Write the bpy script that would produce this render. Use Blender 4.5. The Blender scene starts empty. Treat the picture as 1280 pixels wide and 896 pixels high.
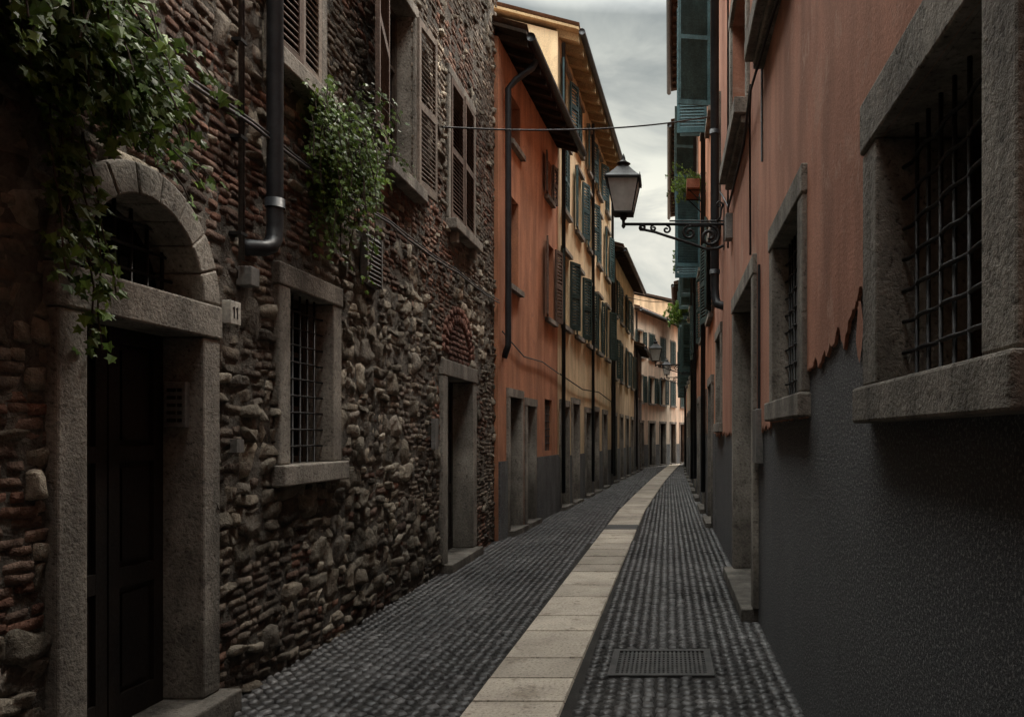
import bpy, math, random
from mathutils import Vector, noise, Matrix
random.seed(7)
R=random.random
def U(a,b): return a+(b-a)*random.random()
def nz(x,y,z=0.0): return noise.noise(Vector((x,y,z)))
scene=bpy.context.scene
# ------------------------------------------------------------------ materials
def new_mat(name):
    m=bpy.data.materials.new(name); m.use_nodes=True
    nt=m.node_tree; b=nt.nodes['Principled BSDF']
    return m,nt,b
def ramp(nt,src,stops):
    r=nt.nodes.new('ShaderNodeValToRGB')
    e=r.color_ramp.elements
    while len(e)<len(stops): e.new(0.5)
    for i,(p,c) in enumerate(stops):
        e[i].position=p; e[i].color=(c[0],c[1],c[2],1) if not isinstance(c,(int,float)) else (c,c,c,1)
    nt.links.new(src,r.inputs[0]); return r.outputs[0]
def noi(nt,vec,scale,detail=3,rough=.6,dist=0):
    n=nt.nodes.new('ShaderNodeTexNoise'); n.inputs['Scale'].default_value=scale
    n.inputs['Detail'].default_value=detail; n.inputs['Roughness'].default_value=rough
    n.inputs['Distortion'].default_value=dist
    nt.links.new(vec,n.inputs['Vector']); return n.outputs[0]
def mixc(nt,a,b,fac,mode='MIX'):
    x=nt.nodes.new('ShaderNodeMix'); x.data_type='RGBA'; x.blend_type=mode
    for s,v in ((x.inputs[0],fac),(x.inputs[6],a),(x.inputs[7],b)):
        if isinstance(v,(int,float)): s.default_value=v if s==x.inputs[0] else (v,v,v,1)
        elif isinstance(v,tuple): s.default_value=(v[0],v[1],v[2],1)
        else: nt.links.new(v,s)
    return x.outputs[2]
def mth(nt,op,a,b=0.0):
    x=nt.nodes.new('ShaderNodeMath'); x.operation=op
    for s,v in ((x.inputs[0],a),(x.inputs[1],b)):
        if isinstance(v,(int,float)): s.default_value=v
        else: nt.links.new(v,s)
    return x.outputs[0]
def coords(nt,scale=(1,1,1)):
    t=nt.nodes.new('ShaderNodeTexCoord'); mp=nt.nodes.new('ShaderNodeMapping')
    mp.inputs['Scale'].default_value=scale
    nt.links.new(t.outputs['Object'],mp.inputs['Vector']); return mp.outputs[0]
def bump(nt,b,h,strength,dist):
    n=nt.nodes.new('ShaderNodeBump'); n.inputs['Strength'].default_value=strength
    n.inputs['Distance'].default_value=dist
    nt.links.new(h,n.inputs['Height']); nt.links.new(n.outputs[0],b.inputs['Normal'])
def weather(name,c1,c2,c3=None,scale=1.2,streak=.5,fine=40,bs=.5,bd=.01,rough=.9,attr=False,
            dirt=0.0,dirth=1.5,speck=None,metal=0,pits=0,spec=.3,fd=3,contrast=.8):
    m,nt,b=new_mat(name)
    v=coords(nt)
    n1=noi(nt,v,scale,4,.68)
    base=ramp(nt,n1,[(.34,c1),(.66,c2)])
    if streak:
        vs=coords(nt,(1.5,1.5,.3))
        s=noi(nt,vs,2.0,3,.6)
        base=mixc(nt,base,ramp(nt,s,[(.35,(1-streak,)*3),(.62,(1.1,1.1,1.1))]),1.0,'MULTIPLY')
    if c3: 
        f=ramp(nt,noi(nt,v,scale*2.7,4,.75,.4),[(.56,0.0),(.68,1.0)])
        base=mixc(nt,base,c3,f)
    if attr:
        a=nt.nodes.new('ShaderNodeAttribute'); a.attribute_name='Col'
        base=mixc(nt,base,a.outputs[0],1.0,'MULTIPLY')
    fn=noi(nt,v,fine,fd,.72)
    base=mixc(nt,base,ramp(nt,fn,[(.3,(.62,)*3),(.7,(1.3,)*3)]),contrast,'MULTIPLY')
    if pits: base=mixc(nt,base,ramp(nt,fn,[(.33,(.35,.33,.31)),(.41,(1,1,1))]),.85,'MULTIPLY')
    if speck:
        sp=ramp(nt,noi(nt,v,speck[0],2,.7),[(speck[2],0.0),(speck[2]+.07,1.0)])
        base=mixc(nt,base,speck[1],sp)
    if dirt:
        sx=nt.nodes.new('ShaderNodeSeparateXYZ'); nt.links.new(v,sx.inputs[0])
        z=mth(nt,'ADD',sx.outputs[2],mth(nt,'MULTIPLY',n1,dirth))
        d=ramp(nt,mth(nt,'DIVIDE',z,dirth*2.2),[(.2,(1-dirt,)*3),(.9,(1,1,1))])
        base=mixc(nt,base,d,1.0,'MULTIPLY')
    nt.links.new(base,b.inputs['Base Color'])
    b.inputs['Roughness'].default_value=rough
    if rough<.8: nt.links.new(ramp(nt,fn,[(.3,max(0,rough-.15)),(.7,min(1,rough+.12))]),b.inputs['Roughness'])
    b.inputs['Metallic'].default_value=metal
    b.inputs['Specular IOR Level'].default_value=spec
    bump(nt,b,fn,bs,bd)
    return m
MT={}
MT['masonry']=weather('old_masonry',(.62,.61,.59),(1.35,1.32,1.26),None,1.0,.3,20,1.0,.045,.95,attr=True,dirt=.5,dirth=1.2,fd=5,contrast=1.0,spec=.2)
MT['mortar']=weather('mortar',(.095,.084,.071),(.21,.187,.158),None,3,.3,18,1.0,.06,.95,dirt=.5,dirth=1.2,fd=5,spec=.2)
MT['limestone']=weather('weathered_limestone',(.19,.17,.145),(.34,.31,.265),(.14,.125,.108),2.2,.5,42,.9,.015,.88,dirt=.55,dirth=.9,pits=1,fd=4)
MT['terracotta']=weather('terracotta_plaster',(.38,.175,.115),(.50,.245,.165),(.46,.265,.19),.8,.3,55,.5,.009,.92,fd=4,contrast=.6)
MT['orange']=weather('orange_plaster',(.44,.19,.105),(.55,.25,.14),(.38,.18,.115),.9,.35,40,.35,.01,.92,dirt=.5,dirth=1.4,contrast=.5)
MT['ochre']=weather('ochre_plaster',(.70,.53,.32),(.80,.63,.40),(.60,.45,.28),.8,.25,40,.35,.01,.92,dirt=.5,dirth=1.6,contrast=.5)
MT['ochre2']=weather('tan_plaster',(.52,.38,.24),(.62,.47,.31),(.44,.32,.21),.8,.35,40,.35,.01,.92,dirt=.5,dirth=1.8,contrast=.5)
MT['peach']=weather('peach_plaster',(.68,.53,.40),(.76,.62,.48),(.6,.47,.36),.8,.3,40,.35,.01,.92,dirt=.3,dirth=1.6,contrast=.5)
MT['rough']=weather('dark_roughcast',(.012,.013,.015),(.036,.036,.039),None,1.4,.3,75,1.0,.05,.6,speck=(80,(.21,.205,.2),.545),spec=.6,fd=4,contrast=1)
MT['plinth']=weather('grey_plinth',(.07,.072,.075),(.125,.125,.125),(.05,.05,.05),1.6,.4,60,.8,.012,.85,speck=(70,(.19,.19,.19),.55))
MT['sett']=weather('basalt_setts',(.6,.6,.62),(1.25,1.25,1.25),None,.8,0,60,.6,.006,.5,attr=True,spec=.55)
MT['grout']=weather('sett_grout',(.014,.013,.012),(.032,.03,.027),None,4,0,70,.8,.01,.95)
MT['slab']=weather('pale_paving_slab',(.75,.72,.68),(1.12,1.09,1.04),(.5,.46,.41),1.5,0,50,.5,.005,.75,attr=True,pits=1)
MT['iron']=weather('black_iron',(.008,.008,.009),(.02,.019,.018),None,8,0,80,.4,.003,.6,metal=0,spec=.25,fd=2)
MT['grate']=weather('worn_cast_iron',(.03,.03,.03),(.07,.068,.065),None,8,0,80,.4,.003,.6,metal=.3,spec=.3,fd=2)
MT['pipe']=weather('dark_painted_pipe',(.012,.014,.017),(.03,.033,.037),None,4,.3,50,.2,.002,.5,spec=.35,fd=2)
MT['cable']=weather('grey_conduit',(.07,.07,.07),(.12,.115,.11),None,4,0,50,.2,.002,.8,fd=2)
MT['door']=weather('dark_wood_door',(.009,.006,.005),(.022,.015,.011),None,5,.5,40,.5,.004,.65,fd=2)
MT['shut_brown']=weather('brown_shutter_paint',(.10,.066,.05),(.16,.11,.085),(.2,.155,.125),5,.4,40,.4,.003,.8,fd=2)
MT['shut_grey']=weather('faded_shutter_paint',(.18,.145,.12),(.27,.225,.185),(.12,.09,.07),5,.4,40,.4,.003,.8,fd=2)
MT['shut_green']=weather('green_shutter_paint',(.02,.04,.037),(.038,.068,.063),None,5,.4,40,.3,.003,.65,fd=2)
MT['shut_teal']=weather('teal_shutter_paint',(.035,.085,.095),(.065,.135,.148),None,5,.4,40,.3,.003,.65,fd=2)
MT['tile']=weather('roof_tiles',(.12,.07,.045),(.22,.13,.09),(.08,.065,.055),4,0,40,.5,.01,.9,fd=2)
MT['wood']=weather('eave_wood',(.035,.025,.019),(.075,.052,.037),None,5,0,40,.4,.004,.85,fd=2)
MT['woodp']=weather('painted_eave_wood',(.4,.28,.15),(.52,.38,.21),None,5,0,40,.3,.004,.85,fd=2)
MT['box']=weather('grey_metal_box',(.13,.13,.12),(.2,.19,.18),None,6,.3,50,.2,.002,.6,fd=2)
MT['white']=weather('enamel_plate',(.42,.4,.36),(.58,.56,.5),None,8,0,50,.1,.001,.5,fd=2)
MT['pot']=weather('clay_pot',(.22,.08,.05),(.3,.12,.07),None,6,0,50,.2,.003,.9,fd=2)
def glass_dark():
    m,nt,b=new_mat('window_glass'); b.inputs['Base Color'].default_value=(.012,.014,.016,1)
    b.inputs['Roughness'].default_value=.1
    v=coords(nt); bump(nt,b,noi(nt,v,2.5,2),.15,.02); return m
MT['glass']=glass_dark()
def frost():
    m,nt,b=new_mat('frosted_lamp_glass'); v=coords(nt)
    c=ramp(nt,noi(nt,v,6,3),[(.3,(.6,.6,.57)),(.7,(.85,.85,.82))])
    nt.links.new(c,b.inputs['Base Color']); b.inputs['Roughness'].default_value=.35
    tr=nt.nodes.new('ShaderNodeBsdfTranslucent'); nt.links.new(c,tr.inputs[0])
    ms=nt.nodes.new('ShaderNodeMixShader'); ms.inputs[0].default_value=.65
    nt.links.new(b.outputs[0],ms.inputs[1]); nt.links.new(tr.outputs[0],ms.inputs[2])
    nt.links.new(ms.outputs[0],nt.nodes['Material Output'].inputs[0])
    return m
MT['frost']=frost()
def leafm():
    m,nt,b=new_mat('ivy_leaves'); a=nt.nodes.new('ShaderNodeAttribute'); a.attribute_name='Col'
    c=a.outputs[0]
    nt.links.new(c,b.inputs['Base Color']); b.inputs['Roughness'].default_value=.5
    b.inputs['Specular IOR Level'].default_value=.3
    tr=nt.nodes.new('ShaderNodeBsdfTranslucent'); nt.links.new(c,tr.inputs[0])
    ms=nt.nodes.new('ShaderNodeMixShader'); ms.inputs[0].default_value=.3
    nt.links.new(b.outputs[0],ms.inputs[1]); nt.links.new(tr.outputs[0],ms.inputs[2])
    nt.links.new(ms.outputs[0],nt.nodes['Material Output'].inputs[0]); return m
MT['leaf']=leafm()
# ------------------------------------------------------------------ mesh builder
def frame(p0,p1,side):
    d=Vector((p1[0]-p0[0],p1[1]-p0[1],0)); L=d.length; d.normalize()
    n=Vector((d.y,-d.x,0))*side
    o=Vector((p0[0],p0[1],0))
    def F(s,z,k): 
        q=o+d*s+n*k; return (q.x,q.y,z)
    F.L=L
    return F
class MB:
    def __init__(s): s.V=[];s.F=[];s.C=[]
    def poly(s,pts,col=None):
        i=len(s.V); s.V.extend(pts); s.F.append(tuple(range(i,i+len(pts))))
        if col: s.C.extend([col]*len(pts))
    def box(s,F,s0,s1,z0,z1,n0,n1):
        i=len(s.V)
        for a in (s0,s1):
            for b in (z0,z1):
                for c in (n0,n1): s.V.append(F(a,b,c))
        for f in ((0,1,3,2),(4,6,7,5),(0,4,5,1),(2,3,7,6),(0,2,6,4),(1,5,7,3)): s.F.append(tuple(i+k for k in f))
    def tube(s,pts,r,n=8,closed=True):
        pts=[Vector(p) for p in pts]; i0=len(s.V)
        up=None
        for k,p in enumerate(pts):
            t=(pts[min(k+1,len(pts)-1)]-pts[max(k-1,0)]).normalized()
            if up is None: up=t.orthogonal().normalized()
            up=(up-t*up.dot(t)).normalized(); w=t.cross(up)
            rr=r[k] if isinstance(r,list) else r
            for j in range(n):
                a=2*math.pi*j/n; s.V.append(tuple(p+(up*math.cos(a)+w*math.sin(a))*rr))
        for k in range(len(pts)-1):
            for j in range(n):
                a=i0+k*n+j; b=i0+k*n+(j+1)%n
                s.F.append((a,b,b+n,a+n))
        if closed:
            s.F.append(tuple(range(i0,i0+n))); e=i0+(len(pts)-1)*n; s.F.append(tuple(range(e,e+n)))
    def pillow(s,mapf,cu,cv,w,h,ht,col,g=(-1,-.8,.8,1),k=.25,rot=0,lump=0,sd=0,base=-.012):
        i0=len(s.V); m=len(g); cr,sr=math.cos(rot),math.sin(rot)
        tx,ty=U(-.25,.25),U(-.25,.25)
        for a in g:
            for b in g:
                x=a*math.sqrt(1-k*b*b/2)*w/2; y=b*math.sqrt(1-k*a*a/2)*h/2
                e=max(abs(a),abs(b))
                if e>=1: d=base
                else: d=ht*(1-.10*(a*a+b*b)+tx*a+ty*b)
                if lump:
                    q=nz((cu+x)*9+sd,(cv+y)*9,sd)
                    d+=(lump*q if e<1 else 0)
                    x+=nz((cu+x)*9,(cv+y)*9,5.1+sd)*w*.28; y+=nz((cu+x)*9,(cv+y)*9,9.7+sd)*h*.28
                s.V.append(mapf(cu+x*cr-y*sr,cv+x*sr+y*cr,d)); s.C.append(col)
        for a in range(m-1):
            for b in range(m-1):
                i=i0+a*m+b; s.F.append((i,i+1,i+m+1,i+m))
    def build(s,name,mat,parent=None,smooth=False,bevel=0,cast=True):
        me=bpy.data.meshes.new(name); me.from_pydata(s.V,[],s.F)
        if s.C and len(s.C)==len(s.V):
            ca=me.color_attributes.new('Col','FLOAT_COLOR','POINT')
            flat=[]
            for c in s.C: flat.extend((c[0],c[1],c[2],1))
            ca.data.foreach_set('color',flat)
        if smooth: me.polygons.foreach_set('use_smooth',[True]*len(me.polygons))
        me.materials.append(MT[mat]); me.update()
        ob=bpy.data.objects.new(name,me); scene.collection.objects.link(ob)
        if parent: ob.parent=parent
        if bevel:
            b=ob.modifiers.new('bevel','BEVEL'); b.width=bevel; b.segments=2; b.limit_method='ANGLE'
        return ob
def empty(name):
    e=bpy.data.objects.new(name,None); scene.collection.objects.link(e); return e
class Obj:
    def __init__(s,name): s.name=name; s.e=empty(name); s.p={}
    def part(s,name,mat,**k):
        if name not in s.p: s.p[name]=(MB(),mat,k)
        return s.p[name][0]
    def done(s):
        for n,(mb,mat,k) in s.p.items():
            if mb.F: mb.build(n,mat,s.e,**k)
# ------------------------------------------------------------------ facade parts
def wall(mb,F,L,H,holes,s0=0,z0=0,n=0.0):
    S=sorted(set([s0,L]+[h[0] for h in holes]+[h[1] for h in holes])); Z=sorted(set([z0,H]+[h[2] for h in holes]+[h[3] for h in holes]))
    S=[q for q in S if s0<=q<=L]; Z=[q for q in Z if z0<=q<=H]
    for i in range(len(S)-1):
        for j in range(len(Z)-1):
            cs=(S[i]+S[i+1])/2; cz=(Z[j]+Z[j+1])/2
            if any(h[0]<cs<h[1] and h[2]<cz<h[3] for h in holes): continue
            mb.poly([F(S[i],Z[j],n),F(S[i+1],Z[j],n),F(S[i+1],Z[j+1],n),F(S[i],Z[j+1],n)])
def reveal(mb,F,s0,s1,z0,z1,d,n=0):
    mb.poly([F(s0,z0,n),F(s0,z1,n),F(s0,z1,-d),F(s0,z0,-d)]); mb.poly([F(s1,z0,n),F(s1,z1,n),F(s1,z1,-d),F(s1,z0,-d)])
    mb.poly([F(s0,z1,n),F(s1,z1,n),F(s1,z1,-d),F(s0,z1,-d)]); mb.poly([F(s0,z0,n),F(s1,z0,n),F(s1,z0,-d),F(s0,z0,-d)])
def sframe(mb,F,s0,s1,z0,z1,d,fw,pr=.04,sill=True,sillp=.07,top=True,step=False,sh=.14):
    mb.box(F,s0-fw,s0,z0,z1,-d,pr); mb.box(F,s1,s1+fw,z0,z1,-d,pr*.93)
    if top: mb.box(F,s0-fw-.01,s1+fw+.01,z1+.002,z1+fw,-d,pr+.006)
    if sill: mb.box(F,s0-fw-.03,s1+fw+.03,z0-sh,z0-.002,-d,pr+sillp)
    if step: mb.box(F,s0-fw*.8,s1+fw*.8,0.0,z0-.002,-d,pr+.1)
def door(o,F,s0,s1,z0,z1,n,leaves=2):
    m=o.part('wooden_door','door'); m.box(F,s0,s1,z0,z1,n-.04,n)
    w=(s1-s0)/leaves
    for k in range(leaves):
        a=s0+k*w; st=.085
        m.box(F,a+.006,a+st,z0,z1,n,n+.025); m.box(F,a+w-st,a+w-.006,z0,z1,n,n+.0245)
        H=z1-z0
        for q0,q1 in ((0,.07),(.34,.39),(.66,.7),(.96,1)):
            m.box(F,a+st,a+w-st,z0+H*q0,z0+H*q1,n,n+.024)
        for q0,q1 in ((.07,.34),(.39,.66),(.7,.96)):
            m.box(F,a+st+.035,a+w-st-.035,z0+H*q0+.035,z0+H*q1-.035,n,n+.014)
def window(o,F,s0,s1,z0,z1,n,lights=2,rows=3,mat='wood'):
    o.part('window_glass','glass').poly([F(s0,z0,n),F(s1,z0,n),F(s1,z1,n),F(s0,z1,n)])
    m=o.part('window_casement',mat); w=(s1-s0)/lights
    for k in range(lights):
        a=s0+k*w
        m.box(F,a+.003,a+.05,z0,z1,n+.002,n+.04); m.box(F,a+w-.05,a+w-.003,z0,z1,n+.002,n+.04)
        for r in range(rows+1):
            zz=z0+(z1-z0)*r/rows; t=.045 if r in(0,rows) else .018
            m.box(F,a+.05,a+w-.05,max(z0,zz-t),min(z1,zz+t),n+.002,n+.036)
def grille(o,F,s0,s1,z0,z1,n,ds=.13,dz=.16,r=.009):
    m=o.part('iron_window_bars','iron',smooth=True)
    k=max(2,round((s1-s0)/ds))
    for i in range(1,k):
        s=s0+(s1-s0)*i/k; m.tube([F(s,z0-.01,n),F(s,z1+.01,n)],r,6)
    k=max(2,round((z1-z0)/dz))
    for i in range(1,k):
        z=z0+(z1-z0)*i/k
        pts=[]; kk=max(2,round((s1-s0)/ds))*2
        for q in range(kk+1):
            pts.append(F(s0+(s1-s0)*q/kk,z+U(-.002,.002),n+(.012 if q%4 in(0,1) else -.0)))
        m.tube(pts,r,6)
def shutter(mb,F,sh,nh,z0,z1,w,ang,sp=.05,dr=1):
    ca,sa=math.cos(ang)*dr,math.sin(ang)
    def Q(u,z,k): return F(sh+u*ca-k*sa*dr,z,nh+u*sa+k*math.cos(ang))
    st=.055
    mb.box(Q,0,st,z0,z1,-.018,.018); mb.box(Q,w-st,w,z0,z1,-.018,.018)
    zm=(z0+z1)/2-.05
    for a,b in ((z0,z0+.09),(zm,zm+.08),(z1-.07,z1)): mb.box(Q,st,w-st,a,b,-.0175,.0175)
    for a,b in ((z0+.09,zm),(zm+.08,z1-.07)):
        k=max(1,int((b-a)/sp)); d=(b-a)/k
        for i in range(k):
            z=a+i*d
            mb.poly([Q(st,z+d*.15,.016),Q(w-st,z+d*.15,.016),Q(w-st,z+d*.95,-.014),Q(st,z+d*.95,-.014)])
            mb.poly([Q(st,z+d*.15,.016),Q(w-st,z+d*.15,.016),Q(w-st,z+d*.0,.010),Q(st,z+d*.0,.010)])
def upper_window(o,F,s0,s1,z0,z1,wallpart,shut='shut_green',state='open',sp=.07,trim='stone_trim',fw=.0,angs=None,d=.2):
    reveal(o.part(*wallpart),F,s0,s1,z0,z1,d)
    window(o,F,s0,s1,z0,z1,-d+.01,2,3)
    t=o.part('stone_trim','limestone')
    t.box(F,s0-.08,s1+.08,z0-.09,z0-.002,-.05,.09)
    if fw:
        t.box(F,s0-fw,s0-.002,z0,z1,.001,.025); t.box(F,s1+.002,s1+fw,z0,z1,.001,.025); t.box(F,s0-fw,s1+fw,z1+.002,z1+fw,.001,.03)
    if state:
        m=o.part('teal_louvred_shutters' if shut=='shut_teal' else 'louvred_shutters',shut); w=(s1-s0)/2
        if state=='open': a1,a2=math.radians(U(4,16)),math.radians(U(4,16)); 
        if state=='closed':
            shutter(m,F,s0,.03,z0+.01,z1,w-.004,math.radians(2),sp,1); shutter(m,F,s1,.03,z0+.01,z1,w-.004,math.radians(3),sp,-1); return
        if angs: a1,a2=angs
        shutter(m,F,s0-.01,.045,z0+.01,z1,w,a1,sp,-1); shutter(m,F,s1+.01,.045,z0+.01,z1,w,a2,sp,1)
def roof(o,F,L,e,over,depth,slope,gut=True,woodm='wood',s0=0,raft=.45,rs=(.07,.1),ends=True):
    P=lambda s,n,dz: F(s,e-n*slope+dz,n)
    t=o.part('tiled_roof','tile',smooth=True); ns=max(4,int((L-s0+.3)/.055)); i0=len(t.V)
    rows=[over,over-.4,over-.8,-depth]
    for k in range(ns+1):
        s=s0-.15+(L-s0+.3)*k/ns; a=.035*math.cos(k*math.pi/2)
        for n in rows: t.V.append(P(s,n,.16+a))
    for k in range(ns):
        for j in range(3):
            i=i0+k*4+j; t.F.append((i,i+1,i+5,i+4))
    b=o.part('eaves_boards',woodm)
    a0,a1=s0-.12,L+.12
    def slab(n0,n1,d0,d1,q0,q1):
        v=[P(q,n,d) for q in(q0,q1) for n in(n0,n1) for d in(d0,d1)]; i=len(b.V); b.V.extend(v)
        for f in ((0,1,3,2),(4,6,7,5),(0,4,5,1),(2,3,7,6),(0,2,6,4),(1,5,7,3)): b.F.append(tuple(i+k for k in f))
    slab(-depth,over-.02,.06,.115,a0,a1)
    s=s0+.1
    while s<L:
        slab(-.05,over-.06,.06-rs[1],.058,s,s+rs[0]); s+=raft
    if gut:
        g=o.part('gutter','pipe',smooth=True)
        g.tube([P(a0,over+.05,.03),P(a1,over+.05,.03)],.07,10)
def sides(mb,F,L,e,depth,slope,s0=0):
    for s in (s0,L):
        mb.poly([F(s,0,0),F(s,e,0),F(s,e+depth*slope,-depth),F(s,0,-depth)])
    mb.poly([F(s0,0,-depth),F(L,0,-depth),F(L,e+depth*slope,-depth),F(s0,e+depth*slope,-depth)])
# ================================================================== GROUND
gm=MB(); gm.poly([(-300,-300,-.02),(300,-300,-.02),(300,300,-.02),(-300,300,-.02)]); gm.build('ground','grout')
CL=[(-20,-.95),(4.5,-.93),(13.5,-.84),(17,-.8),(20.6,-.68),(28.8,-.38),(37,.0),(60,1.2)]
def cx(y):
    for (a,b),(c,d) in zip(CL,CL[1:]):
        if y<=c: return b+(d-b)*(y-a)/(c-a)
    return 1.2
G=(-.385,.29,5.28,5.87)
street=Obj('cobblestone_street')
st=street.part('setts','sett',smooth=True)
bed=street.part('bedding','grout'); bed.poly([(-3,-12,0),(1.1,-12,0),(1.1,60,0),(-3,60,0)])
def gmap(u,v,d): return (u,v,d)
w=.98; ns=12; AA=.40
for c in range(-4,3):
    xc=-.08+c*w
    y=1.5
    while y<46:
        sp=.094
        far=y>17
        for k in range(ns):
            t=(k+.5)/ns*2-1
            x=xc+t*w/2; yy=y+AA*(1-t*t)+U(-.006,.006)
            if x<-2.95 or x>.92: continue
            if abs(x-cx(yy))<.325: continue
            if G[0]-.06<x<G[1]+.06 and G[2]-.06<yy<G[3]+.06: continue
            sl=math.atan2(-AA*2*t*2/w,1)
            g=.018+.048*R()+.035*nz(x*.8,yy*.8)
            if R()<.07: g*=1.8
            g=max(.011,g)
            col=(g,g*.97,g*.94)
            ht=.014+U(-.005,.006)
            cs=math.cos(sl*.8)
            if far: st.pillow(gmap,x,yy,w/ns*.9,.084,ht,col,g=(-1,-.75,.75,1),k=.2,rot=sl*.75,base=-.002)
            else: st.pillow(gmap,x+U(-.004,.004),yy,w/ns*U(.86,.96),sp*U(.84,.93)*max(.74,cs),ht,col,g=(-1,-.8,.8,1),k=.3,rot=sl*.85+U(-.08,.08),base=-.002)
        y+=sp
street.done()
strip=MB()
y=.4
while y<46:
    L=U(.42,.85)
    if y>20: L*=1.3
    c=U(.28,.46); col=(c,c*.9,c*.77)
    if 13.2<y<13.9: L=.35; col=(.07,.07,.07)
    a,b=y+.007,y+L-.007
    g=[-1,-.965,-.33,.33,.965,1]; i0=len(strip.V)
    tilt=U(-.002,.002)
    for p in g:
        for q in g:
            yy=(a+b)/2+q*(b-a)/2; xx=cx(yy)+p*.292
            e=max(abs(p),abs(q))
            strip.V.append((xx,yy,-.002 if e>=1 else .017+tilt*q)); strip.C.append(col)
    for i in range(5):
        for j in range(5):
            k=i0+i*6+j; strip.F.append((k,k+1,k+7,k+6))
    y+=L
strip.build('stone_paving_strip','slab')
gr=Obj('drain_grate'); g=gr.part('frame','grate'); Fg=lambda s,z,n:(s,n,z)
x0,x1,y0,y1=G
g.box(Fg,x0-.03,x1+.03,0.001,.018,y0-.03,y0+.02); g.box(Fg,x0-.03,x1+.03,.001,.018,y1-.02,y1+.03)
g.box(Fg,x0-.03,x0+.02,.001,.0175,y0+.02,y1-.02); g.box(Fg,x1-.02,x1+.03,.001,.0175,y0+.02,y1-.02)
b=gr.part('bars','grate')
for i in range(1,20): 
    xx=x0+.02+(x1-x0-.04)*i/20; b.box(Fg,xx-.008,xx+.008,.001,.014,y0+.02,y1-.02)
for i in range(1,12):
    yy=y0+.02+(y1-y0-.04)*i/12; b.box(Fg,x0+.02,x1-.02,.001,.012,yy-.011,yy+.011)
gr.done()
# ================================================================== STONE HOUSE (left, near)
LX=-2.72
FL=frame((LX,0),(LX,12),1)
sh=Obj('stone_house')
AC=(3.965,2.42)
holes=[(3.53,4.41,0,2.3),(3.415,4.515,2.3,2.97),(5.45,6.15,1.45,2.70),(9.33,10.55,0,2.38),
       (5.25,5.95,4.28,6.1),(7.31,8.16,4.28,6.1),(9.5,10.62,4.33,6.1)]
HT=10.0
wall(sh.part('mortar_core','mortar'),FL,12,HT,holes,s0=-14)
mc=sh.part('mortar_core','mortar')
for i in range(16):
    a0=math.pi*i/16; a1=math.pi*(i+1)/16
    p=[(AC[0]+.55*math.cos(q),AC[1]+.55*math.sin(q)) for q in (a0,a1)]
    mc.poly([FL(p[0][0],p[0][1],0),FL(p[1][0],p[1][1],0),FL(p[1][0],2.97,0),FL(p[0][0],2.97,0)])
sides(mc,FL,12,HT,9,.25,s0=-14)
keep=[(3.37,4.56,0,2.42),(5.29,6.31,1.31,2.86),(9.12,10.76,0,2.55),
      (5.25,5.95,4.2,6.15),(7.31,8.16,4.2,6.15),(9.5,10.62,4.25,6.15)]
ms=sh.part('bricks_and_stones','masonry',smooth=True)
def bcol(kind,y,z):
    if kind=='b':
        v=U(.4,1.2); 
        if nz(y*.5,z*.7,55)>.08: c=random.choice([(.25,.135,.1),(.27,.16,.12),(.21,.14,.11),(.23,.165,.135)])
        else: c=random.choice([(.21,.165,.135),(.19,.155,.13),(.25,.21,.175),(.29,.245,.2)])
    else:
        v=U(.5,1.3); c=random.choice([(.25,.22,.18),(.29,.26,.215),(.2,.18,.155),(.27,.235,.19),(.36,.325,.27)])
        if R()<.1: v=U(1.3,1.7)
    v*=1+.6*nz(y*.6,z*.6,3)
    return (c[0]*v,c[1]*v,c[2]*v)
def lay(y0,y1,z0,z1,kind):
    cy,cz=(y0+y1)/2,(z0+z1)/2
    for k in keep:
        if k[2]<cz<k[3]:
            if y0<k[0]<y1: y1=k[0]+.01 if cy<k[0] or (k[0]-y0)>.03 else y1
            if y0<k[1]<y1: y0=k[1]-.01
            cy=(y0+y1)/2
            if k[0]<cy<k[1]: return
    if y1-y0<.04: return
    if R()<.02: return
    if cz>2.4 and math.hypot(max(0,abs(cy-AC[0])-(y1-y0)/2),max(0,cz-AC[1]-(z1-z0)/2))<.5: return
    if 2.6<cz<3.3 and math.hypot((cy-9.95)/1.15,(cz-2.72)/.95)<.6: return
    wz=.11*nz(cy*.6,cz*.4,1)+.04*nz(cy*2.2,cz*2.2,2)
    yy=cy+.05*nz(cy*1.5,cz*1.5,12)
    if any(k[0]-.15<cy<k[1]+.15 and k[2]-.1<cz<k[3]+.1 for k in keep): yy=cy; wz*=.3
    sl=.1*nz(cy*2.2,cz*2.2,31)
    if kind=='b': ms.pillow(FL,yy,cz+wz,(y1-y0)*U(.88,.98),(z1-z0)*U(.76,.94),U(.0,.014),bcol(kind,cy,cz),g=(-1,-.88,0,.88,1) if cy<8 else (-1,-.85,.85,1),k=.25,rot=sl+U(-.04,.04),lump=.018,sd=R()*3,base=-.006)
    else: ms.pillow(FL,yy,cz+wz,(y1-y0)*U(.92,1.04),(z1-z0)*U(.9,1.04),U(.0,.028),bcol(kind,cy,cz),g=(-1,-.88,-.35,.35,.88,1),k=.4,rot=sl+U(-.13,.13),lump=.05,sd=R()*9,base=-.006)
z=0
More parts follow.
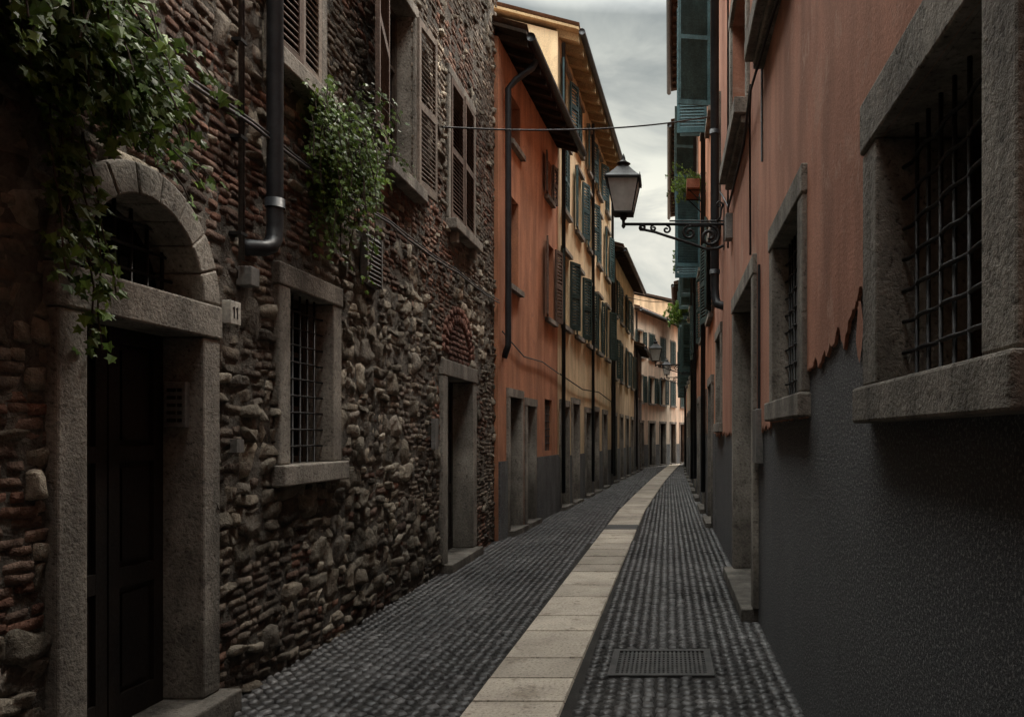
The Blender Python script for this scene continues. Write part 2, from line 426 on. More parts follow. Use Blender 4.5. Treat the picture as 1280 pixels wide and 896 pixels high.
while z<9.4:
    h=U(.15,.27); y=1.0-U(0,.3)
    while y<11.98:
        m=nz(y*.4,z*.6,7.7)*1.3+nz(y*1.3,z*1.6,4.4)*.8+U(-.28,.28)
        thr=.02
        if z<1.9 and 4.5<y<7: thr=-.35
        if z<2.2 and y<3.5: thr=-.4
        if z>3.2: thr=-.06
        if m>thr:
            w=U(.09,.30); 
            c=R()
            if c<.36: lay(y,y+w,z,z+h,'s')
            elif c<.75:
                q=h*U(.35,.65); e=w*U(.35,.65)
                if R()<.6: lay(y,y+w,z,z+q,'s')
                else: lay(y,y+e,z,z+q,'s'); lay(y+e,y+w,z,z+q,'s')
                if R()<.5: lay(y,y+w,z+q,z+h,'s')
                else: lay(y,y+e,z+q,z+h,'s'); lay(y+e,y+w,z+q,z+h,'b')
            else:
                q1=h*U(.25,.4); q2=h*U(.6,.75)
                lay(y,y+w,z,z+q1,'s'); lay(y,y+w,z+q1,z+q2,'b'); lay(y,y+w,z+q2,z+h,'s')
            y+=w
        else:
            w=min(U(.2,.9),12-y); n=4 if h>.2 else 3
            for k in range(n):
                a=y
                while a<y+w-.01:
                    l=min(U(.08,.24),y+w-a)
                    if y+w-a-l<.05: l=y+w-a
                    lay(a,a+l,z+h*k/n,z+h*(k+1)/n,'b' if R()<.9 else 's'); a+=l
            y+=w
    z+=h
for i in range(17):
    a=math.pi*(i+.5)/17
    for rr,hh in ((.5,.13),(.62,.1)):
        cy=9.95+rr*math.cos(a)*1.15; cz=2.68+rr*math.sin(a)*.95
        v=U(.7,1.15); ms.pillow(FL,cy,cz,hh*.95,.085*rr/.5,.035,(.27*v,.14*v,.11*v),rot=a*1.0,lump=.008)
for r in range(7):
    for k in range(6):
        cy=9.46+k*.19+(r%2)*.09; cz=2.62+r*.068
        if math.hypot((cy-9.95)/1.15,(cz-2.68)/.95)<.42:
            v=U(.55,1.1); ms.pillow(FL,cy,cz,.18,.06,.02,(.25*v,.135*v,.11*v),lump=.006)
tr=sh.part('stone_trim','limestone',bevel=.012)
tr.box(FL,3.352,3.53,.14,2.22,-.26,.055); tr.box(FL,4.41,4.578,.14,2.22,-.26,.052)
tr.box(FL,3.34,4.59,2.222,2.418,-.26,.062)
N=9
for i in range(N):
    a0=math.pi*i/N+.004; a1=math.pi*(i+1)/N-.004
    SS=4; 
    for q in range(SS):
        b0=a0+(a1-a0)*q/SS; b1=a0+(a1-a0)*(q+1)/SS
        v=[]
        for aa in (b0,b1):
            for r in (.455,.618):
                for n in (-.26,.05): v.append(FL(AC[0]+r*math.cos(aa),AC[1]+.002+r*math.sin(aa),n))
        k=len(tr.V); tr.V.extend(v)
        fs=[(0,4,5,1),(2,3,7,6),(0,2,6,4),(1,5,7,3)]
        if q==0: fs.append((0,1,3,2))
        if q==SS-1: fs.append((4,6,7,5))
        for f in fs: tr.F.append(tuple(k+j for j in f))
tr.box(FL,3.3,4.62,0,.138,-.3,.16)
door(sh,FL,3.53,4.41,.14,2.22,-.2)
sh.part('window_glass','glass').poly([FL(3.4,2.4,-.22),FL(4.53,2.4,-.22),FL(4.53,3.0,-.22),FL(3.4,3.0,-.22)])
gb=sh.part('iron_window_bars','iron',smooth=True)
for i in range(-3,4):
    q=i*.125; gb.tube([FL(AC[0]+q,2.4,-.14),FL(AC[0]+q,2.42+math.sqrt(.46**2-q*q),-.14)],.01,6)
for zz in (2.53,2.66,2.79):
    hw=math.sqrt(.46**2-(zz-2.42)**2); gb.tube([FL(AC[0]-hw,zz,-.13),FL(AC[0]+hw,zz,-.13)],.01,6)
sframe(tr,FL,5.45,6.15,1.45,2.70,.24,.16,.045,sillp=.05,sh=.15)
window(sh,FL,5.45,6.15,1.45,2.70,-.22,2,3); grille(sh,FL,5.45,6.15,1.45,2.70,-.06,.115,.125,.008)
sframe(tr,FL,9.33,10.55,.12,2.38,.28,.2,.05,sill=False,step=True); door(sh,FL,9.33,10.55,.12,2.38,-.26)
wp=('plaster_reveal','limestone')
for (a,b2,z0,z1) in ((5.25,5.95,4.28,6.1),(7.31,8.16,4.28,6.1),(9.5,10.62,4.33,6.1)):
    reveal(sh.part(*wp),FL,a,b2,z0,z1,.22); window(sh,FL,a,b2,z0,z1,-.2,2,3,'woodp' if a<9 else 'wood')
    tr.box(FL,a-.1,b2+.1,z0-.13,z0-.002,-.1,.14)
    tr.box(FL,a-.1,a-.001,z0,z1,-.0,.04); tr.box(FL,b2+.001,b2+.1,z0,z1,-.0,.041); tr.box(FL,a-.1,b2+.1,z1+.002,z1+.12,-.0,.045)
for s in (9.6,10.5): tr.box(FL,s-.05,s+.05,4.06,4.198,0,.1)
s1=sh.part('louvred_shutters','shut_brown'); s2=sh.part('faded_louvred_shutters','shut_grey')
shutter(s1,FL,7.24,.08,4.3,6.15,.78,math.radians(14),.048,-1)
shutter(s2,FL,8.2,.05,4.3,6.12,.52,math.radians(4),.048,1)
shutter(s2,FL,5.93,.03,4.3,6.1,.34,math.radians(2),.048,-1); shutter(s1,FL,5.27,.03,4.3,6.1,.33,math.radians(3),.048,1)
shutter(s1,FL,9.5,.03,4.34,6.1,.555,math.radians(1),.048,1); shutter(s1,FL,10.62,.03,4.34,6.1,.555,math.radians(2),.048,-1)
roof(sh,FL,12,HT,.75,9,.25,s0=-14)
sh.done()
o=Obj('drainpipe'); p=o.part('pipe','pipe',smooth=True)
p.tube([FL(5.12,HT-.1,.1),FL(5.12,3.05,.1),FL(5.11,2.96,.1),FL(5.06,2.9,.1),FL(5.0,2.87,.09),FL(4.93,2.86,.03),FL(4.9,2.85,-.03)],.052,14)
for zz in (3.2,5.0,6.8,8.6): p.tube([FL(5.12,zz-.03,.1),FL(5.12,zz+.03,.1)],.062,14)
o.done()
o=Obj('electrical_conduit'); p=o.part('conduit','cable',smooth=True)
p.tube([FL(4.78,9,.06),FL(4.78,2.75,.06)],.013,8); p.tube([FL(4.81,9,.06),FL(4.81,2.75,.06)],.009,8)
for zz in (2.9,3.5,4.1,4.7): o.part('clips','iron').box(FL,4.755,4.83,zz,zz+.02,0,.076)
o.done()
o=Obj('junction_box'); m=o.part('box','box',bevel=.006); m.box(FL,4.83,4.93,2.6,2.72,.0,.1); o.done()
o=Obj('house_number_sign'); m=o.part('plate','white',bevel=.004); m.box(FL,4.63,4.74,2.33,2.47,.03,.085)
d=o.part('digits','iron')
for q in (4.665,4.70): d.box(FL,q-.005,q+.005,2.365,2.435,.0855,.088); d.box(FL,q-.014,q-.005,2.42,2.43,.0855,.0878)
o.done()
o=Obj('intercom'); m=o.part('housing','box',bevel=.005)
FI=lambda s,z,n:(s,4.41-n,z)
m.box(FI,-2.87,-2.745,1.7,1.96,0,.04); d=o.part('buttons','iron')
for i in range(5): d.box(FI,-2.85,-2.80,1.73+i*.043,1.75+i*.043,.0405,.045); d.box(FI,-2.79,-2.765,1.73+i*.043,1.75+i*.043,.0405,.045)
o.done()
o=Obj('vent_grille'); m=o.part('louvres','box'); m.box(FL,6.74,7.1,3.0,3.45,.02,.06)
m.box(FL,6.74,6.77,3.0,3.45,.0605,.085); m.box(FL,7.07,7.1,3.0,3.45,.0605,.085)
for i in range(11): 
    zz=3.02+i*.039; m.poly([FL(6.77,zz,.085),FL(7.07,zz,.085),FL(7.07,zz+.03,.062),FL(6.77,zz+.03,.062)])
o.done()
o=Obj('wall_cable'); m=o.part('cable','cable',smooth=True)
for off,r in ((0,.011),(.03,.007)):
    pts=[]
    for i in range(60):
        y=2.0+10*i/59; pts.append(FL(y,3.6+.016*(y-3.5)-.03*abs(math.sin(y*1.3))+off+.01*nz(y*2,off*50),.085))
    m.tube(pts,r,6)
o.done()
o=Obj('door_bell'); o.part('plate','box',bevel=.004).box(FL,8.72,8.84,1.5,1.85,.03,.08); o.part('stem','box').box(FL,4.72,4.8,1.55,1.63,.03,.07); o.done()
# ================================================================== IVY
def leafpoly(mb,pos,nrm,up,size,col):
    n=nrm.normalized(); u=(up-n*up.dot(n)).normalized(); r=u.cross(n)
    half=[(0,0),(.42,-.12),(.32,.24),(.52,.5),(.2,.56),(0,1)]
    for sg in (1,-1):
        mb.poly([tuple(pos+r*(sg*a*size)+u*(b*size)-n*(abs(a)*size*.35+b*b*.15*size)) for a,b in half],col)
def plant(name,strands,size,leafstep=.03,woody=True,dens=2,spread=.05,grav=.16):
    o=Obj(name); lf=o.part('leaves','leaf'); stm=o.part('stems','wood')
    for (p,d,L) in strands:
        p=Vector(p); d=Vector(d); pts=[p.copy()]; t=0
        shade=U(.45,1.35)
        while t<L:
            d=(d+Vector((U(-.12,.12),U(-.25,.25),-grav+U(-.1,.1)))).normalized()
            p=p+d*leafstep
            if p.x<LX+.05 and name.startswith('ivy'): p.x=LX+.05
            t+=leafstep; pts.append(p.copy())
            for k in range(dens):
                if R()<.2: continue
                q=p+Vector((U(-1,1),U(-1,1),U(-1,1)))*spread
                nr=Vector((U(.2,1),U(-.9,.4),U(-.1,.9)))
                up=Vector((U(-.5,.5),U(-.7,.7),-U(.3,1)))
                v=shade*U(.6,1.6); w=R()
                col=(.075*v+.05*w*v,.135*v+.05*w*v,.03*v)
                leafpoly(lf,q,nr,up,size*U(.55,1.15),col)
        stm.tube([tuple(a) for a in pts[::3]] if len(pts)>6 else [tuple(a) for a in pts],.004,5)
    o.done()
S=[]
for i in range(330):
    y=U(2.3,3.78); z=4.4-max(0,y-3.0)*1.15-U(0,.75); n=U(.03,.30)
    L=U(.2,.8); lim=3.06+U(-.12,.1)+(.08 if y>3.5 else 0)
    if z-L<lim: L=max(.08,z-lim)
    if z<lim: continue
    S.append(((LX+n,y,z),(U(-.1,.3),U(-.3,.4),U(-.4,.2)),L))
for i in range(7): S.append(((LX+.12,U(3.15,3.45),3.0),(0,.1,-1),U(.5,1.0)))
plant('ivy_plant',S,.058,.03,dens=2,spread=.05)
S=[]
for i in range(11): S.append(((LX+.15,U(3.55,3.9),U(3.05,3.25)),(.05,1,-.05),U(.25,.55)))
plant('ivy_plant.001',S,.055,.045,dens=1,spread=.04,grav=.04)
S=[]
for i in range(105):
    y=U(5.6,6.4); n=U(.05,.30); c=1-abs(y-6.0)/.4
    S.append(((LX+n,y,U(3.8,4.25)),(U(-.1,.2),U(-.35,.45),U(-.5,.6)),U(.15,.4)+max(0,c)*U(.2,.85)))
plant('ivy_plant.002',S,.045,.028,dens=2,spread=.045)
# ================================================================== LEFT ROW HOUSES
def Sy(F,p0,p1): 
    return lambda y:(y-p0[1])*F.L/(p1[1]-p0[1])
p0,p1=(-2.66,12.02),(-2.4,16.7)
F=frame(p0,p1,1); q=Sy(F,p0,p1); o=Obj('orange_house'); wpt=('plaster_walls','orange')
H=[]
doors=[(12.65,13.4,2.3),(13.85,14.45,2.2)]
for a,b,t in doors: H.append((q(a),q(b),0,t))
W=[(12.62,13.3,4.15,5.65,None),(15.5,16.25,4.05,5.6,'open'),(12.7,13.4,6.55,7.35,None),(15.45,16.0,6.5,7.3,'open')]
for a,b,c,d,_ in W: H.append((q(a),q(b),c,d))
H.append((q(15.4),q(16.1),1.35,2.4))
wall(o.part(*wpt),F,F.L,7.9,H); sides(o.part(*wpt),F,F.L,7.9,7,.3)
t=o.part('stone_trim','limestone')
for a,b,tt in doors:
    sframe(t,F,q(a),q(b),.1,tt,.2,.14,.035,sill=False,step=True); door(o,F,q(a),q(b),.1,tt,-.18,1)
for a,b,c,d,s in W: upper_window(o,F,q(a),q(b),c,d,wpt,'shut_brown',s,fw=.0)
reveal(o.part(*wpt),F,q(15.4),q(16.1),1.35,2.4,.18); window(o,F,q(15.4),q(16.1),1.35,2.4,-.17); grille(o,F,q(15.4),q(16.1),1.35,2.4,-.05)
pl=o.part('plinth','plinth'); pl.box(F,q(14.62),F.L,0,1.25,-.02,.03); pl.box(F,0.02,q(12.5),0,1.25,-.02,.03)
roof(o,F,F.L,7.95,.5,7,.3)
dp=o.part('drainpipe','pipe',smooth=True)
dp.tube([F(.45,7.72,.5),F(.42,7.6,.45),F(.3,7.35,.2),F(.27,7.2,.09),F(.27,3.4,.09),F(.27,3.1,.09),F(.27,2.9,.02)],.05,10)
cb=o.part('wall_cables','cable')
cb.tube([F(.1,3.3,.04),F(1.5,3.05,.04),F(3,3.1,.04),F(4.6,3.0,.04)],.012,5)
o.done()
p0,p1=(-2.4,16.72),(-1.93,26)
F=frame(p0,p1,1); q=Sy(F,p0,p1); o=Obj('ochre_house'); wpt=('plaster_walls','ochre')
H=[];ws=[];ds=[]
for i,yc in enumerate((17.6,19.4,21.2,23.0,24.9)):
    for (a,b,m) in ((4.15,5.75,'shut_green'),(6.75,8.2,'shut_teal'),(8.85,9.95,'shut_teal')):
        if a<5: ws.append((yc-.42,yc+.42,a,b,m,'open'))
        else: ws.append((yc-.36,yc+.36,a,b,m,'open' if (i+int(a))%3 else 'closed'))
for yc in (17.45,18.9,20.9,22.4,24.3): ds.append((yc-.42,yc+.42,2.3+U(-.1,.15)))
for a,b,c,d,m,s in ws: H.append((q(a),q(b),c,d))
for a,b,t in ds: H.append((q(a),q(b),0,t))
wall(o.part(*wpt),F,F.L,10.45,H); sides(o.part(*wpt),F,F.L,10.45,7,.28)
for a,b,c,d,m,s in ws: 
    o_m=('louvred_shutters' if m=='shut_green' else 'teal_louvred_shutters')
    reveal(o.part(*wpt),F,q(a),q(b),c,d,.2); window(o,F,q(a),q(b),c,d,-.19)
    tt=o.part('stone_trim','limestone'); tt.box(F,q(a)-.1,q(b)+.1,c-.1,c-.002,-.05,.1)
    tt.box(F,q(a)-.12,q(b)+.12,d+.05,d+.13,.001,.09)
    m2=o.part(o_m,m)
    if s=='open':
        shutter(m2,F,q(a)-.01,.05,c+.01,d,.4,math.radians(U(3,12)),.07,-1); shutter(m2,F,q(b)+.01,.05,c+.01,d,.4,math.radians(U(3,30)),.07,1)
    else:
        shutter(m2,F,q(a),.03,c+.01,d,.36,math.radians(3),.07,1); shutter(m2,F,q(b),.03,c+.01,d,.36,math.radians(2),.07,-1)
for a,b,t in ds:
    sframe(o.part('stone_trim','limestone'),F,q(a),q(b),.08,t,.22,.14,.04,sill=False,step=True); door(o,F,q(a),q(b),.08,t,-.2,1)
pl=o.part('plinth','plinth'); prev=0
for a,b,t in ds+[(99,99,0)]:
    e=min(q(a)-.15,F.L)
    if e-prev>.1: pl.box(F,prev+.01,e,0,1.2,-.02,.03)
    prev=q(b)+.15
roof(o,F,F.L,10.5,.5,7,.28,woodm='woodp',raft=.62,rs=(.13,.17))
dp=o.part('drainpipe','pipe',smooth=True)
for s in (.2,4.6,9.0): dp.tube([F(s,10.3,.09),F(s,.4,.09)],.045,8)
o.part('wall_cables','iron').tube([F(0,3.0,.05),F(3,2.85,.05),F(6,2.95,.05),F(9,2.8,.05)],.015,5)
o.done()
def simple_house(name,p0,p1,side,mat,e,depth,cols,floors,dt,shut,over=.45,slope=.28,plinth=1.2,woodm='wood',w=.8,angs=None,gut=True):
    F=frame(p0,p1,side); o=Obj(name); wpt=('plaster_walls',mat); H=[];L=F.L
    cs=[L*(i+.5)/cols for i in range(cols)]
    for c in cs:
        H.append((c-.42,c+.42,0,dt))
        for a,b in floors: H.append((c-w/2,c+w/2,a,b))
    wall(o.part(*wpt),F,L,e,H); sides(o.part(*wpt),F,L,e,depth,slope)
    prev=0
    for c in cs:
        sframe(o.part('stone_trim','limestone'),F,c-.42,c+.42,.08,dt,.2,.13,.035,sill=False,step=True); door(o,F,c-.42,c+.42,.08,dt,-.18,1)
        o.part('plinth','plinth').box(F,prev+.01,c-.57,0,plinth,-.02,.03); prev=c+.57
        for a,b in floors:
            upper_window(o,F,c-w/2,c+w/2,a,b,wpt,shut,'open' if R()<.75 or angs else 'closed',.08,fw=.08,angs=angs)
    o.part('plinth','plinth').box(F,prev,L-.01,0,plinth,-.02,.03)
    roof(o,F,L,e+.05,over,depth,slope,woodm=woodm,gut=gut)
    dp=o.part('drainpipe','pipe',smooth=True); dp.tube([F(.2,e-.1,.09),F(.2,.3,.09)],.045,8)
    o.done(); return F
simple_house('tan_house',(-1.93,26.02),(-1.5,34),1,'ochre2',8.0,7,4,[(3.7,5.1),(5.9,7.2)],2.35,'shut_green')
simple_house('low_stone_house',(-1.48,34.02),(-1.32,38.5),1,'plinth',5.6,6,2,[(3.4,4.6)],2.3,'shut_brown')
simple_house('peach_house',(-1.75,39),(1.15,47),1,'peach',8.1,8,5,[(3.4,4.8),(5.8,7.1)],2.35,'shut_green',over=.4)
simple_house('peach_house.001',(1.2,47.1),(6,56),1,'ochre2',9.6,8,4,[(3.4,4.8),(5.8,7.1)],2.35,'shut_green')
# ================================================================== RIGHT NEAR HOUSE
RX=.8
FR=frame((RX,0),(RX,12.8),-1); rh=Obj('terracotta_house')
HR=10.2
gw=[(1.86,2.8,1.84,2.74,.2),(4.5,5.6,1.9,3.02,.17),(11.2,12.2,1.85,3.15,.15)]
rd=(6.95,8.9,.12,3.08)
uw=[(4.9,6.2,4.9,6.6),(7.5,9.3,4.9,6.6),(11.5,12.4,4.9,6.6),(4.9,6.2,8,9.4),(7.5,9.3,8,9.4)]
H=[(a,b,c,d) for a,b,c,d,_ in gw]+[(rd[0],rd[1],0,rd[3])]+uw
wall(rh.part('roughcast_base','rough'),FR,12.8,HR,H,s0=-14)
sides(rh.part('roughcast_base','rough'),FR,12.8,HR,8,.25,s0=-14)
def edge(y):
    f=noise.fractal(Vector((y*2.3,3.3,0)),.6,2.1,6)
    f2=nz(y*9,1.7)*.05+nz(y*28,8.8)*.02+nz(y*70,2)*.009
    if y<3.05: return 1.74+f2*.4
    if y<4.35:
        t=(y-3.05)/1.3
        return 2.26-.26*t**.6+f*.06+f2 +.05*max(0,1-abs(y-3.16)/.06)-.12*max(0,1-abs(y-3.42)/.1)
    if y<5.9: return 1.76+f2*.3
    return 1.68+f*.09+f2
pm=rh.part('terracotta_plaster','terracotta'); TH=.016
ys=[]; y=-14.0
brk=sorted(set([h[0] for h in H]+[h[1] for h in H]+[12.8]))
while y<12.8-1e-6:
    ys.append(y); stp=.5 if y<1 else (.011 if y<6.5 else .03)
    nb=[b for b in brk if y+1e-6<b<=y+stp+1e-6]
    y=nb[0] if nb else y+stp
ys.append(12.8)
for a,b in zip(ys,ys[1:]):
    c=(a+b)/2; iv=sorted([(h[2],h[3]) for h in H if h[0]<c<h[1]])
    za,zb=edge(a),edge(b)
    segs=[]; cur='edge'
    for (h0,h1) in iv:
        if cur=='edge' and h1<=max(za,zb): continue
        if cur=='edge' and h0<=max(za,zb): cur=h1; continue
        segs.append((cur,h0)); cur=h1
    segs.append((cur,HR))
    for s,e in segs:
        if s=='edge':
            pm.poly([FR(a,za,TH),FR(b,zb,TH),FR(b,e,TH),FR(a,e,TH)])
            pm.poly([FR(a,za,TH),FR(b,zb,TH),FR(b,zb-.004,0.0005),FR(a,za-.004,0.0005)])
        else: pm.poly([FR(a,s,TH),FR(b,s,TH),FR(b,e,TH),FR(a,e,TH)])
isl=[(3.14,2.2),(3.18,2.21),(3.2,2.13),(3.22,2.05),(3.19,1.98),(3.16,1.95),(3.12,2.02),(3.1,2.1),(3.12,2.16)]
pm.poly([FR(a,b,.012) for a,b in isl])
t=rh.part('stone_trim','limestone',bevel=.012)
for i,(a,b,c,d,fw) in enumerate(gw):
    dd=.34 if i==0 else .24
    sframe(t,FR,a,b,c,d,dd,fw,.045,sillp=.03,sh=.14); window(rh,FR,a,b,c,d,-dd+.01,2,2)
    if i<2: grille(rh,FR,a,b,c,d,-.07,.115,.12,.0075)
sframe(t,FR,rd[0],rd[1],rd[2],rd[3],.24,.18,.05,sill=False,step=True); door(rh,FR,rd[0],rd[1],rd[2],rd[3],-.22)
for a,b,c,d in uw:
    reveal(rh.part('reveals','terracotta'),FR,a,b,c,d,.2,TH); window(rh,FR,a,b,c,d,-.19)
    t.box(FR,a-.16,b+.16,c-.16,c-.002,-.1,.17); t.box(FR,a-.12,b+.12,c-.24,c-.162,0,.1)
    t.box(FR,a-.15,a-.001,c,d,0,.05); t.box(FR,b+.001,b+.15,c,d,0,.051); t.box(FR,a-.15,b+.15,d+.002,d+.15,0,.06)
roof(rh,FR,12.8,HR,.75,8,.25,s0=-14)
rh.done()
o=Obj('drainpipe'); p=o.part('pipe','pipe',smooth=True)
p.tube([FR(11.0,HR-.1,.13),FR(11.0,3.75,.13),FR(10.99,3.62,.12),FR(10.94,3.53,.1),FR(10.9,3.5,.03),FR(10.9,3.5,-.02)],.062,14)
for zz in (4,6,8): p.tube([FR(11.0,zz-.03,.13),FR(11.0,zz+.03,.13)],.075,14)
o.done()
o=Obj('electrical_conduit'); p=o.part('conduits','iron',smooth=True)
p.tube([FR(4.4,4.5,.05),FR(5.4,4.62,.06),FR(6.6,4.62,.09),FR(6.95,4.55,.06),FR(7.0,3.4,.05),FR(7.0,3.3,.05)],.011,6)
p.tube([FR(6.6,4.66,.09),FR(7.5,4.5,.06),FR(9.4,4.45,.06),FR(10.4,4.9,.06),FR(10.85,5.1,.07)],.013,6)
p.tube([FR(9.6,9,.05),FR(9.6,4.0,.05)],.012,6)
p.tube([FR(6.3,3.9,.03),FR(6.32,9,.03)],.010,6)
o.done()
o=Obj('meter_box'); m=o.part('box','box',bevel=.006); m.box(FR,6.45,6.72,1.42,1.88,.0,.06); m.box(FR,9.3,9.5,4.05,4.35,.0,.1)
o.part('pipe','pipe').tube([FR(6.5,1.88,.03),FR(6.5,3.1,.03)],.012,6); o.done()
# unseen block added over the street behind the viewpoint, to darken the foreground
o=Obj('unseen_light_blocker'); m=o.part('blocker_walls','terracotta')
Fp=lambda s,z,n:(s,n,z)
m.box(Fp,LX+.01,RX-.02,2.95,10.0,-13.9,-1.2)
v=o.part('blocker_beams','wood')
for i in range(14): v.box(Fp,LX+.02,RX-.03,2.8,2.949,-13+i*.85,-12.85+i*.85)
o.done()
# ================================================================== RIGHT FURTHER HOUSES
F=frame((RX+.02,12.82),(RX+.03,24),-1); o=Obj('orange_house'); wpt=('plaster_walls','orange')
a90=(math.radians(82),math.radians(86))
W=[(1.2,2.3,3.9,5.5),(1.3,2.5,7.7,10.2),(4.4,5.5,3.9,5.5),(5.9,7.1,5.75,8.0),(4.0,5.0,8.6,10.4),(8.4,9.5,3.9,5.5),(8.6,9.8,8.6,10.8)]
D=[(1.0,2.1,2.6),(3.6,4.7,2.5),(6.6,7.7,2.5),(9.2,10.2,2.5)]
wall(o.part(*wpt),F,F.L,12.5,W+[(a,b,0,c) for a,b,c in D]); sides(o.part(*wpt),F,F.L,12.5,8,.2)
for i,(a,b,c,d) in enumerate(W):
    upper_window(o,F,a,b,c,d,wpt,'shut_teal' if i in(1,3) else 'shut_green','open',.06,fw=.1,angs=a90 if i in(1,3,4,6) else None)
for a,b,c in D:
    sframe(o.part('stone_trim','limestone'),F,a,b,.1,c,.2,.15,.05,sill=False,step=True); door(o,F,a,b,.1,c,-.18)
prev=0
for a,b,c in D+[(99,99,0)]:
    e=min(a-.16,F.L)
    if e-prev>.1: o.part('plinth','rough').box(F,prev+.01,e,0,1.7,-.02,.025)
    prev=b+.16
roof(o,F,F.L,12.55,.75,8,.2)
dp=o.part('drainpipe','pipe',smooth=True)
for s in (3.0,8.0): dp.tube([F(s,12.3,.1),F(s,.5,.1)],.05,8)
o.done()
simple_house('tan_house',(RX+.04,24.02),(RX+.04,34),-1,'ochre2',11.4,8,4,[(3.8,5.3),(6.3,7.9),(8.8,10.2)],2.5,'shut_green',over=.75,slope=.2,plinth=1.6,angs=(math.radians(60),math.radians(75)))
simple_house('orange_house',(RX+.05,34.02),(RX+.2,44),-1,'orange',8.4,8,4,[(3.8,5.2),(5.9,7.2)],2.4,'shut_green',over=.6,angs=(math.radians(50),math.radians(70)))
o=Obj('flower_box'); m=o.part('trough','pot',bevel=.01)
FB=frame((RX,0),(RX,20),-1); m.box(FB,16.4,17.3,6.95,7.15,.12,.4)
br=o.part('brackets','iron'); 
for s in(16.5,17.2): br.tube([FB(s,6.6,0),FB(s,6.94,.35)],.012,6); br.tube([FB(s,6.93,0),FB(s,6.93,.38)],.012,6)
o.done()
def bush(name,c,ext,n,size,hang=.3):
    S=[]
    for i in range(n): S.append(((c[0]+U(-1,1)*ext[0],c[1]+U(-1,1)*ext[1],c[2]+U(-.1,.3)*ext[2]),(U(-.6,.6),U(-.6,.6),U(.2,1)),U(.1,hang)))
    plant(name,S,size,.035,dens=2,spread=.05)
bush('trailing_plant',(RX-.28,16.85,7.15),(.16,.5,.2),70,.065,.6)
bush('trailing_plant.001',(RX-.3,30,6.4),(.25,1.2,.5),45,.13,.8)
bush('trailing_plant.002',(RX-.2,26,7.6),(.25,.7,.4),35,.12,.7)
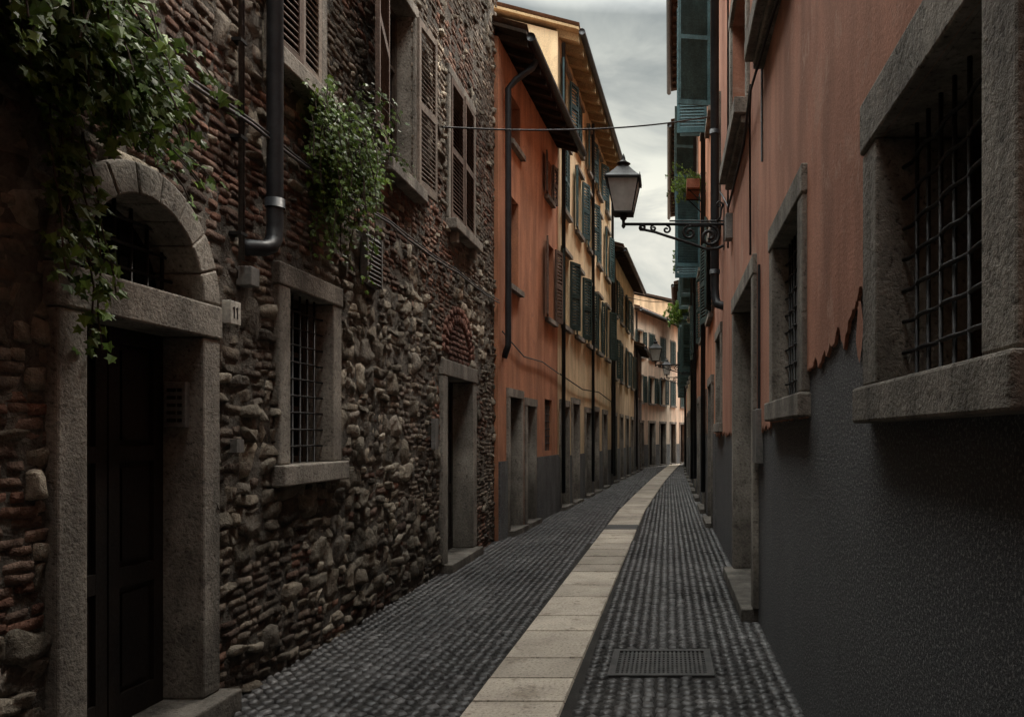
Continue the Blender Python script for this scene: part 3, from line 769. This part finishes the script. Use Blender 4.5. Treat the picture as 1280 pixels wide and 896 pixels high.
# ================================================================== STREET LAMPS
def street_lamp(Y,Z,reach,sc=1.0):
    o=Obj('street_lamp'); it=o.part('bracket','iron',smooth=False); ir=o.part('scrolls','iron',smooth=True)
    B=lambda s,z,n:(RX-s*sc,Y+n*sc,Z+z*sc)
    it.box(B,.0,.025,-.35,.3,-.05,.05)
    ir.tube([B(.02,0,0),B(reach+.02,0,0)],.021*sc,8)
    ir.tube([B(.02,.045,0),B(reach*.55,.045,0)],.011*sc,6)
    def spiral(cx_,cz_,r0,turns,a0,sg,n=40):
        pts=[]
        for i in range(n+1):
            t=i/n; a=a0+sg*t*turns*2*math.pi; r=r0*(1-t*.85)
            pts.append((cx_+r*math.cos(a),cz_+r*math.sin(a)))
        return pts
    def T(p,r=.015): ir.tube([B(a,b,0) for a,b in p],r*sc,6)
    T(spiral(.22,-.17,.15,1.6,math.pi*.5,1),.022)
    T([(.22+.28*k/6,-.02) for k in range(7)]+spiral(.5,-.12,.10,1.4,math.pi*.5,-1),.018)
    T([(.03,-.3),(.12,-.34),(.25,-.35),(.42,-.29),(.6,-.23),(.8,-.17),(.98,-.11),(1.12,-.08)]+spiral(1.15,-.05,.045,1.1,-.6,1,18),.019)
    T(spiral(.82,-.075,.06,1.2,math.pi*.5,1,18)); T(spiral(1.0,-.055,.045,1.2,math.pi*.5,-1,18))
    T([(.03,.28),(.06,.2),(.07,.1),(.12,.03)],.015); T(spiral(.09,.27,.05,1.2,math.pi,-1,18),.012)
    c=reach
    def LB(u,z,v): return (RX-(c)*sc+u*sc,Y+v*sc,Z+z*sc)
    ir.tube([LB(0,-.06,0),LB(0,-.03,0),LB(0,.0,0),LB(0,.05,0),LB(0,.08,0),LB(0,.11,0),LB(0,.14,0)],[.01*sc,.03*sc,.022*sc,.022*sc,.05*sc,.03*sc,.09*sc],12)
    zb,zt,hb,ht=.15,.58,.125,.215
    it.box(LB,-hb-.012,hb+.012,zb-.02,zb,-hb-.012,hb+.012)
    it.box(LB,-ht-.03,ht+.03,zt,zt+.025,-ht-.03,ht+.03)
    gl=o.part('glass_panes','frost')
    cr=[(-1,-1),(1,-1),(1,1),(-1,1)]
    for i in range(4):
        a=cr[i];b=cr[(i+1)%4]
        k=.97
        gl.poly([LB(a[0]*hb*k,zb,a[1]*hb*k),LB(b[0]*hb*k,zb,b[1]*hb*k),LB(b[0]*ht*k,zt,b[1]*ht*k),LB(a[0]*ht*k,zt,a[1]*ht*k)])
        it.tube([LB(a[0]*hb,zb-.01,a[1]*hb),LB(a[0]*ht,zt+.01,a[1]*ht)],.013*sc,4)
    prof=[(ht+.035,zt+.026),(ht-.02,zt+.07),(.14,zt+.13),(.10,zt+.18),(.085,zt+.2)]
    for (h0,z0),(h1,z1) in zip(prof,prof[1:]):
        for i in range(4):
            a=cr[i];b=cr[(i+1)%4]
            it.poly([LB(a[0]*h0,z0,a[1]*h0),LB(b[0]*h0,z0,b[1]*h0),LB(b[0]*h1,z1,b[1]*h1),LB(a[0]*h1,z1,a[1]*h1)])
    ir.tube([LB(0,zt+.19,0),LB(0,zt+.25,0),LB(0,zt+.26,0),LB(0,zt+.28,0),LB(0,zt+.31,0),LB(0,zt+.33,0),LB(0,zt+.36,0),LB(0,zt+.4,0)],
            [.075*sc,.075*sc,.1*sc,.06*sc,.03*sc,.028*sc,.02*sc,.004*sc],12)
    for a in cr: ir.tube([LB(a[0]*(ht+.02),zt+.02,a[1]*(ht+.02)),LB(a[0]*(ht+.02),zt+.07,a[1]*(ht+.02))],[.012*sc,.003*sc],6)
    bl=o.part('bulb','white',smooth=True); bl.tube([LB(0,.2,0),LB(0,.26,0),LB(0,.33,0),LB(0,.4,0),LB(0,.43,0)],[.02*sc,.025*sc,.045*sc,.04*sc,.012*sc],10)
    o.done()
street_lamp(10.7,4.6,1.42,1.0)
street_lamp(27,4.15,1.3,.95)
street_lamp(36,4.4,.9,.95)
def cable(a,b,sag,r=.012,name='overhead_cable'):
    a,b=Vector(a),Vector(b); m=MB(); m.tube([tuple(a.lerp(b,i/30)-Vector((0,0,sag*4*(i/30)*(1-i/30)))) for i in range(31)],r,6)
    m.build(name,'iron',smooth=True)
cable((LX+.02,9.2,5.35),(RX,13.2,7.15),.12,.012)
cable((-1.9,26.5,6.6),(RX,29,6.8),.2,.012)
# ================================================================== WORLD / LIGHT
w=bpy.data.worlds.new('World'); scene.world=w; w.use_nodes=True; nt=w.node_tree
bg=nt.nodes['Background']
tc=nt.nodes.new('ShaderNodeTexCoord')
sky=nt.nodes.new('ShaderNodeTexSky'); sky.sky_type='NISHITA'; sky.sun_disc=False
SD=Vector((.33,.55,1.0)).normalized()
sky.sun_elevation=math.asin(SD.z); sky.sun_rotation=math.atan2(SD.x,SD.y)
mp=nt.nodes.new('ShaderNodeMapping'); mp.inputs['Scale'].default_value=(1,1,2.6); mp.inputs['Location'].default_value=(.7,.2,.35); nt.links.new(tc.outputs['Generated'],mp.inputs['Vector'])
cl=noi(nt,mp.outputs[0],4.2,6,.55,.5)
cloud=ramp(nt,cl,[(.36,(.68,.72,.73)),(.5,(1.0,1.01,.99)),(.62,(1.42,1.4,1.32))])
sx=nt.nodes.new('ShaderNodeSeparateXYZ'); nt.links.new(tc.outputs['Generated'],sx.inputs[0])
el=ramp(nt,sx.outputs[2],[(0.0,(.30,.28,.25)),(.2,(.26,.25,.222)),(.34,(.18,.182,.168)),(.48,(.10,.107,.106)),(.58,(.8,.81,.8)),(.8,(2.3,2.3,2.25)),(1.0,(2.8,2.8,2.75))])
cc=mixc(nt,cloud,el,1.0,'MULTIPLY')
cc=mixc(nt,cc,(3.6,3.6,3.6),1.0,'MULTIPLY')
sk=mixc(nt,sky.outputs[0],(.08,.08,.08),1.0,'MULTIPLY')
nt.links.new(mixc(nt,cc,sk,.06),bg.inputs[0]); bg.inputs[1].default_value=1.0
sl=bpy.data.lights.new('sun','SUN'); sl.energy=4.4; sl.angle=math.radians(16); sl.color=(1,.91,.8)
so=bpy.data.objects.new('sun',sl); scene.collection.objects.link(so)
so.rotation_euler=SD.to_track_quat('Z','Y').to_euler()
# ================================================================== CAMERA
cam=bpy.data.cameras.new('camera'); co=bpy.data.objects.new('camera',cam); scene.collection.objects.link(co)
co.location=(0,0,1.65); co.rotation_euler=(math.radians(90),0,0)
cam.sensor_width=36; cam.lens=27; cam.shift_x=-195/1280; cam.shift_y=97/1280; cam.clip_end=1000; cam.clip_start=.05
scene.camera=co
scene.view_settings.view_transform='Standard'; scene.view_settings.look='None'; scene.view_settings.exposure=0
